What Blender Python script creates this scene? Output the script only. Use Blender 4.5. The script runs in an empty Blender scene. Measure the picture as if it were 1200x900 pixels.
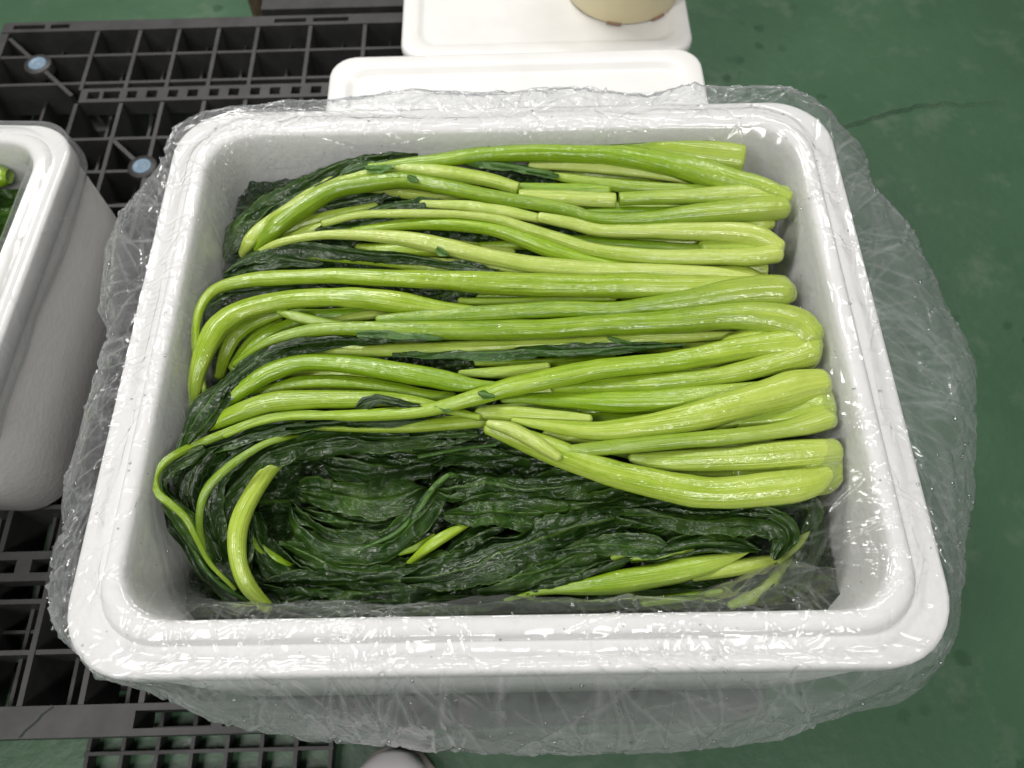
import bpy, bmesh, math, random
import numpy as np
from mathutils import Vector, Matrix
random.seed(7); rng = np.random.default_rng(7)
SC = bpy.context.scene; COL = SC.collection
R = math.radians

# ------------------------------------------------------------------ camera
PITCH, ROLL, CAMZ, FPX = R(64.093), R(-1.5), 0.90, 900.0      # FPX: focal length for a 1200 px wide picture
_c, _s = math.cos(PITCH), math.sin(PITCH)
FWD = np.array([0, _c, -_s]); _up = np.array([0, _s, _c]); _rt = np.array([1., 0, 0])
RT = math.cos(ROLL)*_rt + math.sin(ROLL)*_up; UP = -math.sin(ROLL)*_rt + math.cos(ROLL)*_up
cam = bpy.data.cameras.new('camera'); camo = bpy.data.objects.new('camera', cam); COL.objects.link(camo)
m = Matrix(((RT[0], UP[0], -FWD[0], 0), (RT[1], UP[1], -FWD[1], 0), (RT[2], UP[2], -FWD[2], CAMZ), (0, 0, 0, 1)))
camo.matrix_world = m
cam.sensor_width = 36; cam.lens = 36*FPX/1200; cam.clip_start = 0.02; cam.clip_end = 100
cam.dof.use_dof = True; cam.dof.focus_distance = 0.56; cam.dof.aperture_fstop = 7.0
SC.camera = camo
SC.render.resolution_x, SC.render.resolution_y = 1024, 768

# ------------------------------------------------------------------ light
world = bpy.data.worlds.new('World'); SC.world = world; world.use_nodes = True
bg = world.node_tree.nodes['Background']; bg.inputs[0].default_value = (1.0, 0.99, 0.97, 1); bg.inputs[1].default_value = 0.17
def lamp(name, loc, target, sx, sy, power, col):
    l = bpy.data.lights.new(name, 'AREA'); l.shape = 'RECTANGLE'; l.size = sx; l.size_y = sy; l.energy = power; l.color = col
    o = bpy.data.objects.new(name, l); COL.objects.link(o); o.location = loc
    o.rotation_euler = (Vector(target)-Vector(loc)).to_track_quat('-Z', 'Y').to_euler()
    return o
lamp('ceiling_lamp', (-0.85, 1.75, 2.3), (0, .3, .3), 1.3, .28, 54, (1, .975, .935))
lamp('ceiling_lamp', (0.75, 1.9, 2.7), (0, .3, .3), 1.3, .28, 26, (1, .975, .935))
lamp('ceiling_lamp', (-1.3, -0.5, 2.4), (0, .3, .3), .28, 1.3, 34, (1, .975, .94))
lamp('ceiling_lamp', (0.5, -1.3, 2.5), (0, .3, .3), 1.3, .28, 40, (1, .975, .94))
SC.view_settings.view_transform = 'Standard'; SC.view_settings.look = 'None'
SC.view_settings.exposure = -0.42; SC.view_settings.gamma = 1.0
SC.render.engine = 'CYCLES'
SC.cycles.max_bounces = 6; SC.cycles.transparent_max_bounces = 14; SC.cycles.diffuse_bounces = 3; SC.cycles.glossy_bounces = 2
SC.cycles.use_adaptive_sampling = True; SC.cycles.adaptive_threshold = 0.04
SC.cycles.use_denoising = True; SC.cycles.sample_clamp_indirect = 6.0
SC.cycles.caustics_reflective = False; SC.cycles.caustics_refractive = False

# ------------------------------------------------------------------ helpers
def at(x, y, z):
    """point of the place seen at photograph pixel x, y at height z"""
    d = (x-600)*RT - (y-450)*UP + FPX*FWD
    k = (z-CAMZ)/d[2]
    return np.array([d[0]*k, d[1]*k, z])
def pxsize(p):                                     # metres per photograph pixel at a point
    return float(np.dot(np.asarray(p)-np.array([0, 0, CAMZ]), FWD))/FPX
def _h(ix, iy, iz, seed):
    n = (ix.astype(np.int64)*374761393 + iy.astype(np.int64)*668265263 + iz.astype(np.int64)*2147483647 + seed*1274126177) & 0xFFFFFFFF
    n = ((n ^ (n >> 13))*1274126177) & 0xFFFFFFFF
    n = ((n ^ (n >> 16))*2246822519) & 0xFFFFFFFF
    return ((n ^ (n >> 15)) & 0xFFFFFF)/float(0xFFFFFF)*2-1
def vn(P, seed=0):
    P = np.asarray(P, float); i = np.floor(P).astype(np.int64); f = P-i; u = f*f*f*(f*(f*6-15)+10)
    out = 0
    for dx in (0, 1):
        wx = u[..., 0] if dx else 1-u[..., 0]
        for dy in (0, 1):
            wy = u[..., 1] if dy else 1-u[..., 1]
            for dz in (0, 1):
                wz = u[..., 2] if dz else 1-u[..., 2]
                out = out + wx*wy*wz*_h(i[..., 0]+dx, i[..., 1]+dy, i[..., 2]+dz, seed)
    return out
def fbm(P, seed=0, oct=3):
    o = 0; a = 1; t = 0
    for k in range(oct):
        o = o+a*vn(np.asarray(P)*2**k, seed+k*17); t += a; a *= .5
    return o/t
def ridged(P, seed=0, oct=2):
    o = 0; a = 1; t = 0
    for k in range(oct):
        o = o+a*(1-2*np.abs(vn(np.asarray(P)*2.1**k, seed+k*31))); t += a; a *= .5
    return o/t
def cr(pts, n):
    """Catmull-Rom through rows of pts, n samples evenly in chord length"""
    p = np.asarray(pts, float)
    if len(p) == 2: p = np.array([p[0], (p[0]+p[1])/2, p[1]])
    d = np.r_[0, np.cumsum(np.linalg.norm(np.diff(p[:, :3], axis=0), axis=1))]
    q = np.linspace(0, d[-1], n); e = np.vstack([2*p[0]-p[1], p, 2*p[-1]-p[-2]])
    i = np.clip(np.searchsorted(d, q, side='right')-1, 0, len(p)-2)
    t = ((q-d[i])/(d[i+1]-d[i]+1e-12))[:, None]
    a, b, c, f = e[i], e[i+1], e[i+2], e[i+3]
    return .5*(2*b+(c-a)*t+(2*a-5*b+4*c-f)*t*t+(3*b-a-3*c+f)*t**3), d[-1]

def meshobj(name, verts, faces, mat, parent=None, smooth=True, uv=None):
    me = bpy.data.meshes.new(name)
    verts = np.asarray(verts, np.float32)
    if isinstance(faces, np.ndarray):
        k = faces.shape[1]; me.vertices.add(len(verts)); me.vertices.foreach_set('co', verts.ravel())
        me.loops.add(faces.size); me.loops.foreach_set('vertex_index', faces.astype(np.int32).ravel())
        me.polygons.add(len(faces)); me.polygons.foreach_set('loop_start', np.arange(0, faces.size, k, dtype=np.int32))
        me.update(calc_edges=True); me.validate()
    else:
        me.from_pydata(verts.tolist(), [], faces); me.update()
    if smooth: me.polygons.foreach_set('use_smooth', np.ones(len(me.polygons), bool))
    if uv is not None:
        l = me.uv_layers.new(name='UVMap'); idx = np.empty(len(me.loops), np.int32); me.loops.foreach_get('vertex_index', idx)
        l.data.foreach_set('uv', np.asarray(uv, np.float32)[idx].ravel())
    me.materials.append(mat)
    o = bpy.data.objects.new(name, me); COL.objects.link(o)
    if parent: o.parent = parent
    return o
def grid_faces(nu, nv, wrap_u=False, wrap_v=False):
    iu = np.arange(nu if wrap_u else nu-1); iv = np.arange(nv if wrap_v else nv-1)
    a, b = np.meshgrid(iu, iv, indexing='ij'); a2 = (a+1) % nu; b2 = (b+1) % nv
    return np.stack([a*nv+b, a2*nv+b, a2*nv+b2, a*nv+b2], -1).reshape(-1, 4)
def tag(o, label=None, cat=None, group=None, kind=None):
    for k, v in (('label', label), ('category', cat), ('group', group), ('kind', kind)):
        if v: o[k] = v
    return o
def empty(name, loc=(0, 0, 0), rz=0):
    o = bpy.data.objects.new(name, None); COL.objects.link(o); o.location = loc; o.rotation_euler = (0, 0, rz); o.empty_display_size = .05
    return o
def boxes(name, lst, mat, parent=None, bevel=0.0):
    """several touching boxes (x0,x1,y0,y1,z0,z1) of one moulded piece"""
    bm = bmesh.new()
    for x0, x1, y0, y1, z0, z1 in lst:
        v = [bm.verts.new((x, y, z)) for z in (z0, z1) for x, y in ((x0, y0), (x1, y0), (x1, y1), (x0, y1))]
        for f in ((3, 2, 1, 0), (4, 5, 6, 7), (0, 1, 5, 4), (1, 2, 6, 5), (2, 3, 7, 6), (3, 0, 4, 7)): bm.faces.new([v[i] for i in f])
    if bevel: bmesh.ops.bevel(bm, geom=bm.edges[:], offset=bevel, segments=2, affect='EDGES')
    me = bpy.data.meshes.new(name); bm.to_mesh(me); bm.free(); me.materials.append(mat)
    o = bpy.data.objects.new(name, me); COL.objects.link(o)
    if parent: o.parent = parent
    return o
# rounded rectangle ring; the same share of samples on every side and corner, so rings of any size line up
def ring(hx, hy, r, n):
    s = np.arange(n)/n
    cs = .035; sx = .5*(1-4*cs)*hx/(hx+hy); sy = .5*(1-4*cs)*hy/(hx+hy)
    br = np.cumsum([0, sx, cs, sy, cs, sx, cs, sy, cs])
    out = np.zeros((n, 2)); nor = np.zeros((n, 2))
    corners = [(hx-r, -hy+r, -90), (hx-r, hy-r, 0), (-hx+r, hy-r, 90), (-hx+r, -hy+r, 180)]
    starts = [(-hx+r, -hy), (hx, -hy+r), (hx-r, hy), (-hx, hy-r)]; ends = [(hx-r, -hy), (hx, hy-r), (-hx+r, hy), (-hx, -hy+r)]
    for k in range(8):
        mk = (s >= br[k]) & (s < br[k+1]+1e-12); t = ((s[mk]-br[k])/(br[k+1]-br[k]))[:, None]
        if k % 2 == 0:
            a, b = np.array(starts[k//2]), np.array(ends[k//2]); out[mk] = a+(b-a)*t
            nor[mk] = [(0, -1), (1, 0), (0, 1), (-1, 0)][k//2]
        else:
            cx, cy, a0 = corners[k//2]; an = np.radians(a0+90*t[:, 0])
            out[mk] = np.c_[cx+r*np.cos(an), cy+r*np.sin(an)]; nor[mk] = np.c_[np.cos(an), np.sin(an)]
    return out, nor
def loft(name, rings, mat, parent, cap0=False, cap1=False):
    n = len(rings[0]); V = np.vstack(rings); F = grid_faces(len(rings), n, wrap_v=True)[:, ::-1].tolist()
    if cap0:
        V = np.vstack([V, np.mean(rings[0], 0)]); c = len(V)-1; F += [[c, (i+1) % n, i] for i in range(n)]
    if cap1:
        V = np.vstack([V, np.mean(rings[-1], 0)]); c = len(V)-1; b = (len(rings)-1)*n; F += [[c, b+i, b+(i+1) % n] for i in range(n)]
    return meshobj(name, V, F, mat, parent)

# ------------------------------------------------------------------ materials
def mat(name):
    m = bpy.data.materials.new(name); m.use_nodes = True; nt = m.node_tree
    return m, nt, nt.nodes['Principled BSDF'], nt.nodes.new
def link(nt, a, b): nt.links.new(a, b)
def ramp(nt, src, stops):
    r = nt.nodes.new('ShaderNodeValToRGB'); e = r.color_ramp.elements
    while len(e) < len(stops): e.new(.5)
    for k, (p, c) in enumerate(stops): e[k].position = p; e[k].color = (*c, 1) if len(c) == 3 else c
    link(nt, src, r.inputs[0]); return r.outputs[0]
def noise(nt, vec, scale, detail=4, rough=.55, dist=0):
    n = nt.nodes.new('ShaderNodeTexNoise'); n.inputs['Scale'].default_value = scale; n.inputs['Detail'].default_value = detail
    n.inputs['Roughness'].default_value = rough; n.inputs['Distortion'].default_value = dist
    if vec is not None: link(nt, vec, n.inputs['Vector'])
    return n.outputs['Fac']
def voro(nt, vec, scale, feat='F1'):
    n = nt.nodes.new('ShaderNodeTexVoronoi'); n.feature = feat; n.inputs['Scale'].default_value = scale
    link(nt, vec, n.inputs['Vector']); return n.outputs['Distance']
def mapping(nt, vec, scale):
    mp = nt.nodes.new('ShaderNodeMapping'); mp.inputs['Scale'].default_value = scale; link(nt, vec, mp.inputs[0]); return mp.outputs[0]
def mixc(nt, fac, a, b, mode='MIX'):
    mx = nt.nodes.new('ShaderNodeMix'); mx.data_type = 'RGBA'; mx.blend_type = mode
    for v, i in ((fac, 0), (a, 6), (b, 7)):
        if hasattr(v, 'links') or hasattr(v, 'is_linked'): link(nt, v, mx.inputs[i])
        else: mx.inputs[i].default_value = v if i == 0 else (*v, 1)
    return mx.outputs[2]
def mth(nt, op, a, b=0.0, clamp=False):
    n = nt.nodes.new('ShaderNodeMath'); n.operation = op; n.use_clamp = clamp
    for v, i in ((a, 0), (b, 1)):
        if hasattr(v, 'is_linked'): link(nt, v, n.inputs[i])
        else: n.inputs[i].default_value = v
    return n.outputs[0]
def bump(nt, h, strength, dist=.001, normal=None):
    b = nt.nodes.new('ShaderNodeBump'); b.inputs['Strength'].default_value = strength; b.inputs['Distance'].default_value = dist
    link(nt, h, b.inputs['Height'])
    if normal is not None: link(nt, normal, b.inputs['Normal'])
    return b.outputs[0]
def coords(nt, kind='Object'):
    return nt.nodes.new('ShaderNodeTexCoord').outputs[kind]
M = {}
# green painted concrete, worn and damp
m, nt, bs, nn = mat('painted_floor'); v = coords(nt)
base = ramp(nt, noise(nt, v, 2.2, 6, .6, .3), [(.3, (.036, .088, .046)), (.55, (.047, .112, .058)), (.75, (.062, .142, .073))])
scuff = ramp(nt, noise(nt, v, 11, 8, .7), [(.54, (0, 0, 0)), (.74, (1, 1, 1))])
c = mixc(nt, mth(nt, 'MULTIPLY', scuff, .42), base, (.17, .21, .155))
spot = ramp(nt, mth(nt, 'ADD', voro(nt, v, 24), mth(nt, 'MULTIPLY', noise(nt, v, 34, 5, .65, .8), .55)), [(.46, (1, 1, 1)), (.53, (0, 0, 0))])
zone = ramp(nt, noise(nt, v, 3.3, 2), [(.54, (0, 0, 0)), (.62, (1, 1, 1))])
wet = mth(nt, 'MULTIPLY', spot, zone)
c = mixc(nt, mth(nt, 'MULTIPLY', wet, .38), c, (.020, .045, .026)); link(nt, c, bs.inputs['Base Color'])
rg = mth(nt, 'SUBTRACT', mth(nt, 'ADD', mth(nt, 'MULTIPLY', noise(nt, v, 6, 5), .3), .26), mth(nt, 'MULTIPLY', wet, .16)); link(nt, rg, bs.inputs['Roughness'])
link(nt, bump(nt, noise(nt, v, 60, 6), .25, .004), bs.inputs['Normal']); M['floor'] = m
# crack
m, nt, bs, nn = mat('crack_dirt'); bs.inputs['Base Color'].default_value = (.018, .03, .02, 1); bs.inputs['Roughness'].default_value = .9; M['crack'] = m
# expanded foam: fused beads
def foam(name, colr):
    m, nt, bs, nn = mat(name); v = coords(nt)
    c = ramp(nt, noise(nt, v, 9, 2), [(.3, tuple(x*.95 for x in colr)), (.7, colr)])
    dirt = ramp(nt, noise(nt, v, 34, 4, .7), [(.66, (0, 0, 0)), (.8, (1, 1, 1))])
    c = mixc(nt, mth(nt, 'MULTIPLY', dirt, .12), c, (.42, .40, .33)); link(nt, c, bs.inputs['Base Color'])
    bs.inputs['Roughness'].default_value = .75; bs.inputs['Specular IOR Level'].default_value = .12
    h = mth(nt, 'ADD', voro(nt, v, 190), mth(nt, 'MULTIPLY', noise(nt, v, 60, 2), 1.0))
    link(nt, bump(nt, h, .18, .0013), bs.inputs['Normal']); return m
M['foam'] = foam('white_foam', (.80, .79, .78)); M['foam2'] = foam('grey_white_foam', (.80, .79, .775))
# thin polythene film
def film(name):
    m, nt, bs, nn = mat(name); nt.nodes.remove(bs); out = nt.nodes['Material Output']
    at_ = nn('ShaderNodeAttribute'); at_.attribute_name = 'haze'; hv = at_.outputs['Fac']
    lw = nn('ShaderNodeLayerWeight'); lw.inputs[0].default_value = .5
    fr = mth(nt, 'ADD', mth(nt, 'MULTIPLY', mth(nt, 'POWER', lw.outputs['Facing'], 4.0), .9), .065, True)
    tr = nn('ShaderNodeBsdfTransparent'); tr.inputs[0].default_value = (.965, .975, .98, 1)
    gl = nn('ShaderNodeBsdfGlossy'); gl.inputs['Roughness'].default_value = .13
    df = nn('ShaderNodeBsdfDiffuse'); df.inputs[0].default_value = (.80, .82, .84, 1)
    tl = nn('ShaderNodeBsdfTranslucent'); tl.inputs[0].default_value = (.80, .82, .84, 1)
    ms0 = nn('ShaderNodeMixShader'); ms0.inputs[0].default_value = .4; link(nt, df.outputs[0], ms0.inputs[1]); link(nt, tl.outputs[0], ms0.inputs[2])
    hz = mth(nt, 'ADD', hv, mth(nt, 'MULTIPLY', mth(nt, 'POWER', lw.outputs['Facing'], 2.5), .35), True)
    ms1 = nn('ShaderNodeMixShader'); link(nt, hz, ms1.inputs[0]); link(nt, tr.outputs[0], ms1.inputs[1]); link(nt, ms0.outputs[0], ms1.inputs[2])
    ms2 = nn('ShaderNodeMixShader'); link(nt, fr, ms2.inputs[0]); link(nt, ms1.outputs[0], ms2.inputs[1]); link(nt, gl.outputs[0], ms2.inputs[2])
    link(nt, ms2.outputs[0], out.inputs[0]); return m
M['film'] = film('clear_polythene')
m, nt, bs, nn = mat('water_drop'); nt.nodes.remove(bs); out = nt.nodes['Material Output']
lw = nn('ShaderNodeLayerWeight'); fr = mth(nt, 'ADD', mth(nt, 'MULTIPLY', mth(nt, 'POWER', lw.outputs['Facing'], 3.0), .8), .16, True)
tr = nn('ShaderNodeBsdfTransparent'); tr.inputs[0].default_value = (.86, .88, .88, 1); gl = nn('ShaderNodeBsdfGlossy'); gl.inputs['Roughness'].default_value = .03
ms = nn('ShaderNodeMixShader'); link(nt, fr, ms.inputs[0]); link(nt, tr.outputs[0], ms.inputs[1]); link(nt, gl.outputs[0], ms.inputs[2]); link(nt, ms.outputs[0], out.inputs[0]); M['drop'] = m
# stalks: UV x = metres along from the root end, UV y = 0..1 round; the vertex-free pale tone runs from the root end
def stalk(name, pale, mid, deep):
    m, nt, bs, nn = mat(name); uv = coords(nt, 'UV'); rnd = nn('ShaderNodeObjectInfo').outputs['Random']
    sep = nn('ShaderNodeSeparateXYZ'); link(nt, uv, sep.inputs[0]); along = sep.outputs[0]
    fib = noise(nt, mapping(nt, uv, (9, 34, 1)), 1.0, 2, .6)
    blot = noise(nt, mapping(nt, uv, (38, 5, 1)), 1.0, 3, .65)
    k = mth(nt, 'ADD', mth(nt, 'ADD', mth(nt, 'MULTIPLY', fib, .55), mth(nt, 'MULTIPLY', blot, .45)), mth(nt, 'MULTIPLY', mth(nt, 'SUBTRACT', rnd, .5), .34))
    body = ramp(nt, k, [(.29, deep), (.5, mid), (.71, pale)])
    root = mth(nt, 'SUBTRACT', 1.0, mth(nt, 'MULTIPLY', along, 9.0), True)
    c = mixc(nt, mth(nt, 'MULTIPLY', root, .5), body, (.50, .58, .13))
    streak = ramp(nt, noise(nt, mapping(nt, uv, (120, 16, 1)), 1.0, 3, .7), [(.60, (0, 0, 0)), (.72, (1, 1, 1))])
    c = mixc(nt, mth(nt, 'MULTIPLY', streak, .18), c, (.60, .69, .24)); link(nt, c, bs.inputs['Base Color'])
    bs.inputs['Coat Weight'].default_value = .42; bs.inputs['Coat Roughness'].default_value = .09; bs.inputs['Subsurface Weight'].default_value = .24; bs.inputs['Subsurface Radius'].default_value = (.004, .005, .0015)
    link(nt, mth(nt, 'ADD', mth(nt, 'MULTIPLY', blot, .26), .16), bs.inputs['Roughness']); bs.inputs['Specular IOR Level'].default_value = .55
    h = mth(nt, 'ADD', mth(nt, 'MULTIPLY', noise(nt, mapping(nt, uv, (14, 46, 1)), 1, 1), .8), mth(nt, 'MULTIPLY', noise(nt, mapping(nt, uv, (160, 22, 1)), 1, 1), .35))
    h = mth(nt, 'ADD', h, mth(nt, 'MULTIPLY', noise(nt, coords(nt), 160, 2, .6), .9))
    link(nt, bump(nt, h, .36, .0016), bs.inputs['Normal'])
    link(nt, bump(nt, mth(nt, 'ADD', noise(nt, coords(nt), 90, 2, .6), mth(nt, 'MULTIPLY', noise(nt, mapping(nt, uv, (120, 14, 1)), 1, 2), .5)), .6, .0025), bs.inputs['Coat Normal']); return m
M['stalk'] = stalk('fresh_stalk', (.40, .52, .075), (.255, .385, .018), (.15, .27, .008))
M['vivid'] = stalk('vivid_stalk', (.33, .47, .03), (.215, .36, .008), (.135, .265, .005))
M['wet'] = stalk('pale_stalk', (.48, .57, .14), (.33, .45, .055), (.20, .32, .020))
# wilted leaf: UV x = metres along, UV y = -1..1 across
def leaf(name, lo, mid, hi, rib):
    m, nt, bs, nn = mat(name); uv = coords(nt, 'UV'); v = coords(nt); rnd = nn('ShaderNodeObjectInfo').outputs['Random']
    n1 = noise(nt, v, 45, 3, .65); n2 = noise(nt, mapping(nt, uv, (24, 1.6, 1)), 1, 2, .7)
    k = mth(nt, 'ADD', mth(nt, 'ADD', mth(nt, 'MULTIPLY', n1, .6), mth(nt, 'MULTIPLY', n2, .4)), mth(nt, 'MULTIPLY', mth(nt, 'SUBTRACT', rnd, .5), .22))
    c = ramp(nt, k, [(.32, lo), (.52, mid), (.75, hi)])
    vein = ramp(nt, voro(nt, mapping(nt, uv, (75, 5.5, 1)), 1, 'DISTANCE_TO_EDGE'), [(.0, (1, 1, 1)), (.07, (0, 0, 0))])
    c = mixc(nt, mth(nt, 'MULTIPLY', vein, rib), c, (.085, .16, .045)); link(nt, c, bs.inputs['Base Color'])
    link(nt, mth(nt, 'ADD', mth(nt, 'MULTIPLY', n1, .3), .17), bs.inputs['Roughness']); bs.inputs['Specular IOR Level'].default_value = .42
    sp_ = nn('ShaderNodeSeparateXYZ'); link(nt, uv, sp_.inputs[0])
    mid_ = ramp(nt, mth(nt, 'PINGPONG', sp_.outputs[1], .5), [(.015, (1, 1, 1)), (.07, (0, 0, 0))])
    c = mixc(nt, mth(nt, 'MULTIPLY', mid_, .5), c, (.085, .17, .025)); link(nt, c, bs.inputs['Base Color'])
    h = mth(nt, 'ADD', mth(nt, 'ABSOLUTE', mth(nt, 'SUBTRACT', noise(nt, v, 120, 2, .6), .5)), mth(nt, 'MULTIPLY', vein, .18))
    h = mth(nt, 'ADD', h, mth(nt, 'MULTIPLY', noise(nt, v, 70, 1, .6), .9))
    link(nt, bump(nt, h, .38, .003), bs.inputs['Normal']); return m
M['leaf'] = leaf('wilted_leaf', (.006, .018, .002), (.013, .040, .004), (.040, .090, .010), .25)
M['leaf3'] = leaf('light_leaf', (.04, .11, .012), (.07, .17, .02), (.12, .25, .04), .2)
M['leaf2'] = leaf('green_leaf', (.018, .055, .007), (.036, .10, .013), (.085, .18, .030), .30)
# plastics
def plastic(name, col, rough, nscale=40, var=.12, bmp=.15):
    m, nt, bs, nn = mat(name); v = coords(nt)
    c = ramp(nt, noise(nt, v, nscale, 3, .65), [(.3, tuple(x*(1-var) for x in col)), (.7, tuple(x*(1+var) for x in col))])
    link(nt, c, bs.inputs['Base Color']); link(nt, mth(nt, 'ADD', mth(nt, 'MULTIPLY', noise(nt, v, nscale*.6, 2), .25), rough-.12), bs.inputs['Roughness'])
    link(nt, bump(nt, noise(nt, v, nscale*6, 1), bmp, .001), bs.inputs['Normal']); return m
M['pallet'] = plastic('grey_pallet_plastic', (.034, .034, .034), .5, 22, .35)
M['blue'] = plastic('blue_rubber', (.17, .25, .33), .45)
M['lid'] = plastic('white_lid_plastic', (.76, .757, .745), .32, 12, .045, .03)
M['tub'] = plastic('white_tub_plastic', (.74, .73, .70), .4, 12, .02, .03)
M['cream'] = plastic('cream_plastic', (.74, .66, .42), .35, 9, .05, .03)
M['mark'] = plastic('brown_mark', (.30, .19, .13), .6)
M['boot'] = plastic('white_rubber', (.80, .775, .80), .30, 14, .05, .05)
M['sole'] = plastic('boot_sole', (.42, .38, .36), .5)
M['wood'] = plastic('weathered_wood', (.10, .075, .04), .8, 60, .5, .6)

# ------------------------------------------------------------------ the floor
fl = meshobj('floor', [(-6, -4, 0), (6, -4, 0), (6, 8, 0), (-6, 8, 0)], [(0, 1, 2, 3)], M['floor'], smooth=False); tag(fl, kind='structure')
cp = [at(x, y, 0.0) for x, y in ((955, 160), (985, 152), (1010, 143), (1040, 134), (1065, 127), (1090, 124), (1130, 124), (1175, 122))]
c3, L = cr(cp, 70); w = np.interp(np.linspace(0, 1, 70), [0, .3, .5, .7, 1], [.0006, .0010, .0012, .0007, .0002])
c3[:, 0] += vn(c3*60, 3)*.002; c3[:, 1] += vn(c3*70, 4)*.004
V = np.vstack([np.c_[c3[:, 0], c3[:, 1]+w, np.full(70, .004)], np.c_[c3[:, 0], c3[:, 1]-w, np.full(70, .004)]])
o = meshobj('floor_crack', V, np.array([(i, i+70, i+71, i+1) for i in range(69)]), M['crack'], fl)

# ------------------------------------------------------------------ pallets
def slotted(x0, x1, y0, y1, z0, z1, slots, my):
    """a rail along x pierced by slots [(a,b)...]"""
    out = [(x0, x1, y0, y0+my, z0, z1), (x0, x1, y1-my, y1, z0, z1)]; c = x0
    for a, b in slots:
        out.append((c, a, y0+my, y1-my, z0, z1)); c = b
    out.append((c, x1, y0+my, y1-my, z0, z1)); return out
def pallet(name, label, x0, y1, w, d, full=True):
    p = empty(name, (x0, y1-d, 0)); tag(p, label, 'pallet', 'moulded pallets')
    T = .150; pl = M['pallet']
    xs = [.005, .137, .197, .252, .308, .363, .437, .514, .575, .63, .685, .74, .795, .85, w-.008]
    xs = [x for x in xs if x < w]
    rows = [.074, .121, .215, .270, .325, .380, .435, .490, .545, .600, .655, .710, .811, .864]
    rows = [r for r in rows if r < d-.03]
    front = [(.36, .43), (.44, .475)]; back = [(.015, .06), (.068, .095), (.385, .43), (.44, .49)]
    boxes('edge_rail', slotted(0, w, 0, .027, .108, T, front+[(.06+.0, .075)] if False else front, .006), pl, p)
    boxes('edge_rail', slotted(0, w, d-.020, d, .108, T, back, .006), pl, p)
    s1 = [(.197+.055*i+.006+a, .197+.055*i+.006+b) for i in range(5) for a, b in ((0, .014), (.020, .034))]
    s1 = [(.150, .166), (.171, .193)]+[(.203+.055*i+a, .203+.055*i+b) for i in range(9) for a, b in ((.0, .013), (.026, .040))]
    boxes('cross_band', slotted(.14, w-.1, .772, .797, .128, T+.0006, [q for q in s1 if q[1] < w-.12], .006), pl, p)
    s2 = [(.012+.055*i+a, .012+.055*i+b) for i in range(14) for a, b in ((.0, .018), (.023, .040))]
    boxes('cross_band', slotted(0.01, w-.01, .140, .169, .128, T+.0006, [q for q in s2 if q[1] < w-.03], .008), pl, p)
    for k, x in enumerate(xs):
        tw = .0026 if k not in (0, len(xs)-1) else .006
        ya = .0272; yb = d-.0202
        if k == 1: boxes('rib', [(x-tw, x+tw, .797, yb, .085, T-.0012), (x-tw, x+tw, ya, .772, .085, T-.0012)], pl, p)
        else: boxes('rib', [(x-tw, x+tw, ya, yb, .085 if k % 3 else .06, T-.0012)], pl, p)
    for k, y in enumerate(rows):
        xa = 0.0; tw = .0022
        boxes('rib', [(xa+.001, w-.001, y-tw, y+tw, .095, T-.0024)], pl, p)
    for xa_, xb_ in zip(xs[:-1], xs[1:]):
        xm = (xa_+xb_)/2; boxes('lower_rib', [(xm-.0018, xm+.0018, .0275, d-.0205, .07, .118)], pl, p)
    for ya_, yb_ in zip(rows[:-1], rows[1:]):
        if yb_-ya_ < .07: ym = (ya_+yb_)/2; boxes('lower_rib', [(.0012, w-.0012, ym-.0016, ym+.0016, .075, .1165)], pl, p)
    # corner web with its blue peg
    for (cx, cy) in ((.067, d-.083), (.246, d-.271)):
        r = .012; n = 28; a = np.arange(n)*2*np.pi/n
        prof = [(r, T-.002), (r, T+.0006), (r-.0015, T+.0014), (r*.62, T+.0014), (r*.55, T+.0004), (r*.32, T+.0004), (r*.25, T+.0016), (.0004, T+.0016)]
        loft('anti_slip_peg', [np.c_[cx+q*np.cos(a), cy+q*np.sin(a), np.full(n, z)] for q, z in prof], M['blue'], p, cap1=True)
        loft('peg_boss', [np.c_[cx+q*np.cos(a), cy+q*np.sin(a), np.full(n, z)] for q, z in ((.017, .135), (.0185, T-.0012), (.0178, T-.0002), (.004, T))], pl, p, cap1=True)
        for sx, sy, ln in ((-1, 1, .075), (1, -1, .085), (1, 1, .0), (-1, -1, .0)):
            if not ln: continue
            o = boxes('rib', [(.016, ln, -.0026, .0026, .095, T-.0018)], pl, p); o.location = (cx, cy, 0); o.rotation_euler = (0, 0, math.atan2(sy, sx))
    # legs and bottom deck
    for lx in (.0, w/2-.11, w-.16):
        for ly in (.004, d/2-.09, d-.15):
            boxes('leg', [(lx+.012, lx+.15, ly+.03, ly+.14, .0215, .0605)], pl, p)
    lo = []
    for ly in (.05, d/2-.09):
        lo += slotted(.01, w-.01, ly, ly+.10, .003, .021, [(.03+.1*i, .11+.1*i) for i in range(int((w-.06)/.1))], .02)
    boxes('bottom_deck', lo, pl, p)
    # gridded foot that reaches out under the front rail
    fx0, fx1 = .255, .512; g = []
    for i in range(8): x = fx0+(fx1-fx0-.004)*i/7; g.append((x, x+.004, -.035, .05, .003, .0200))
    for j in range(4): y = -.036+.0225*j; g.append((fx0-.001, fx1+.001, y, y+.0035, .003, .0212))
    boxes('gridded_foot', g, pl, p)
    return p
pal = pallet('pallet', 'dark grey plastic lattice pallet with blue pegs under the foam boxes', -.708, .956, .93, .931)
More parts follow.
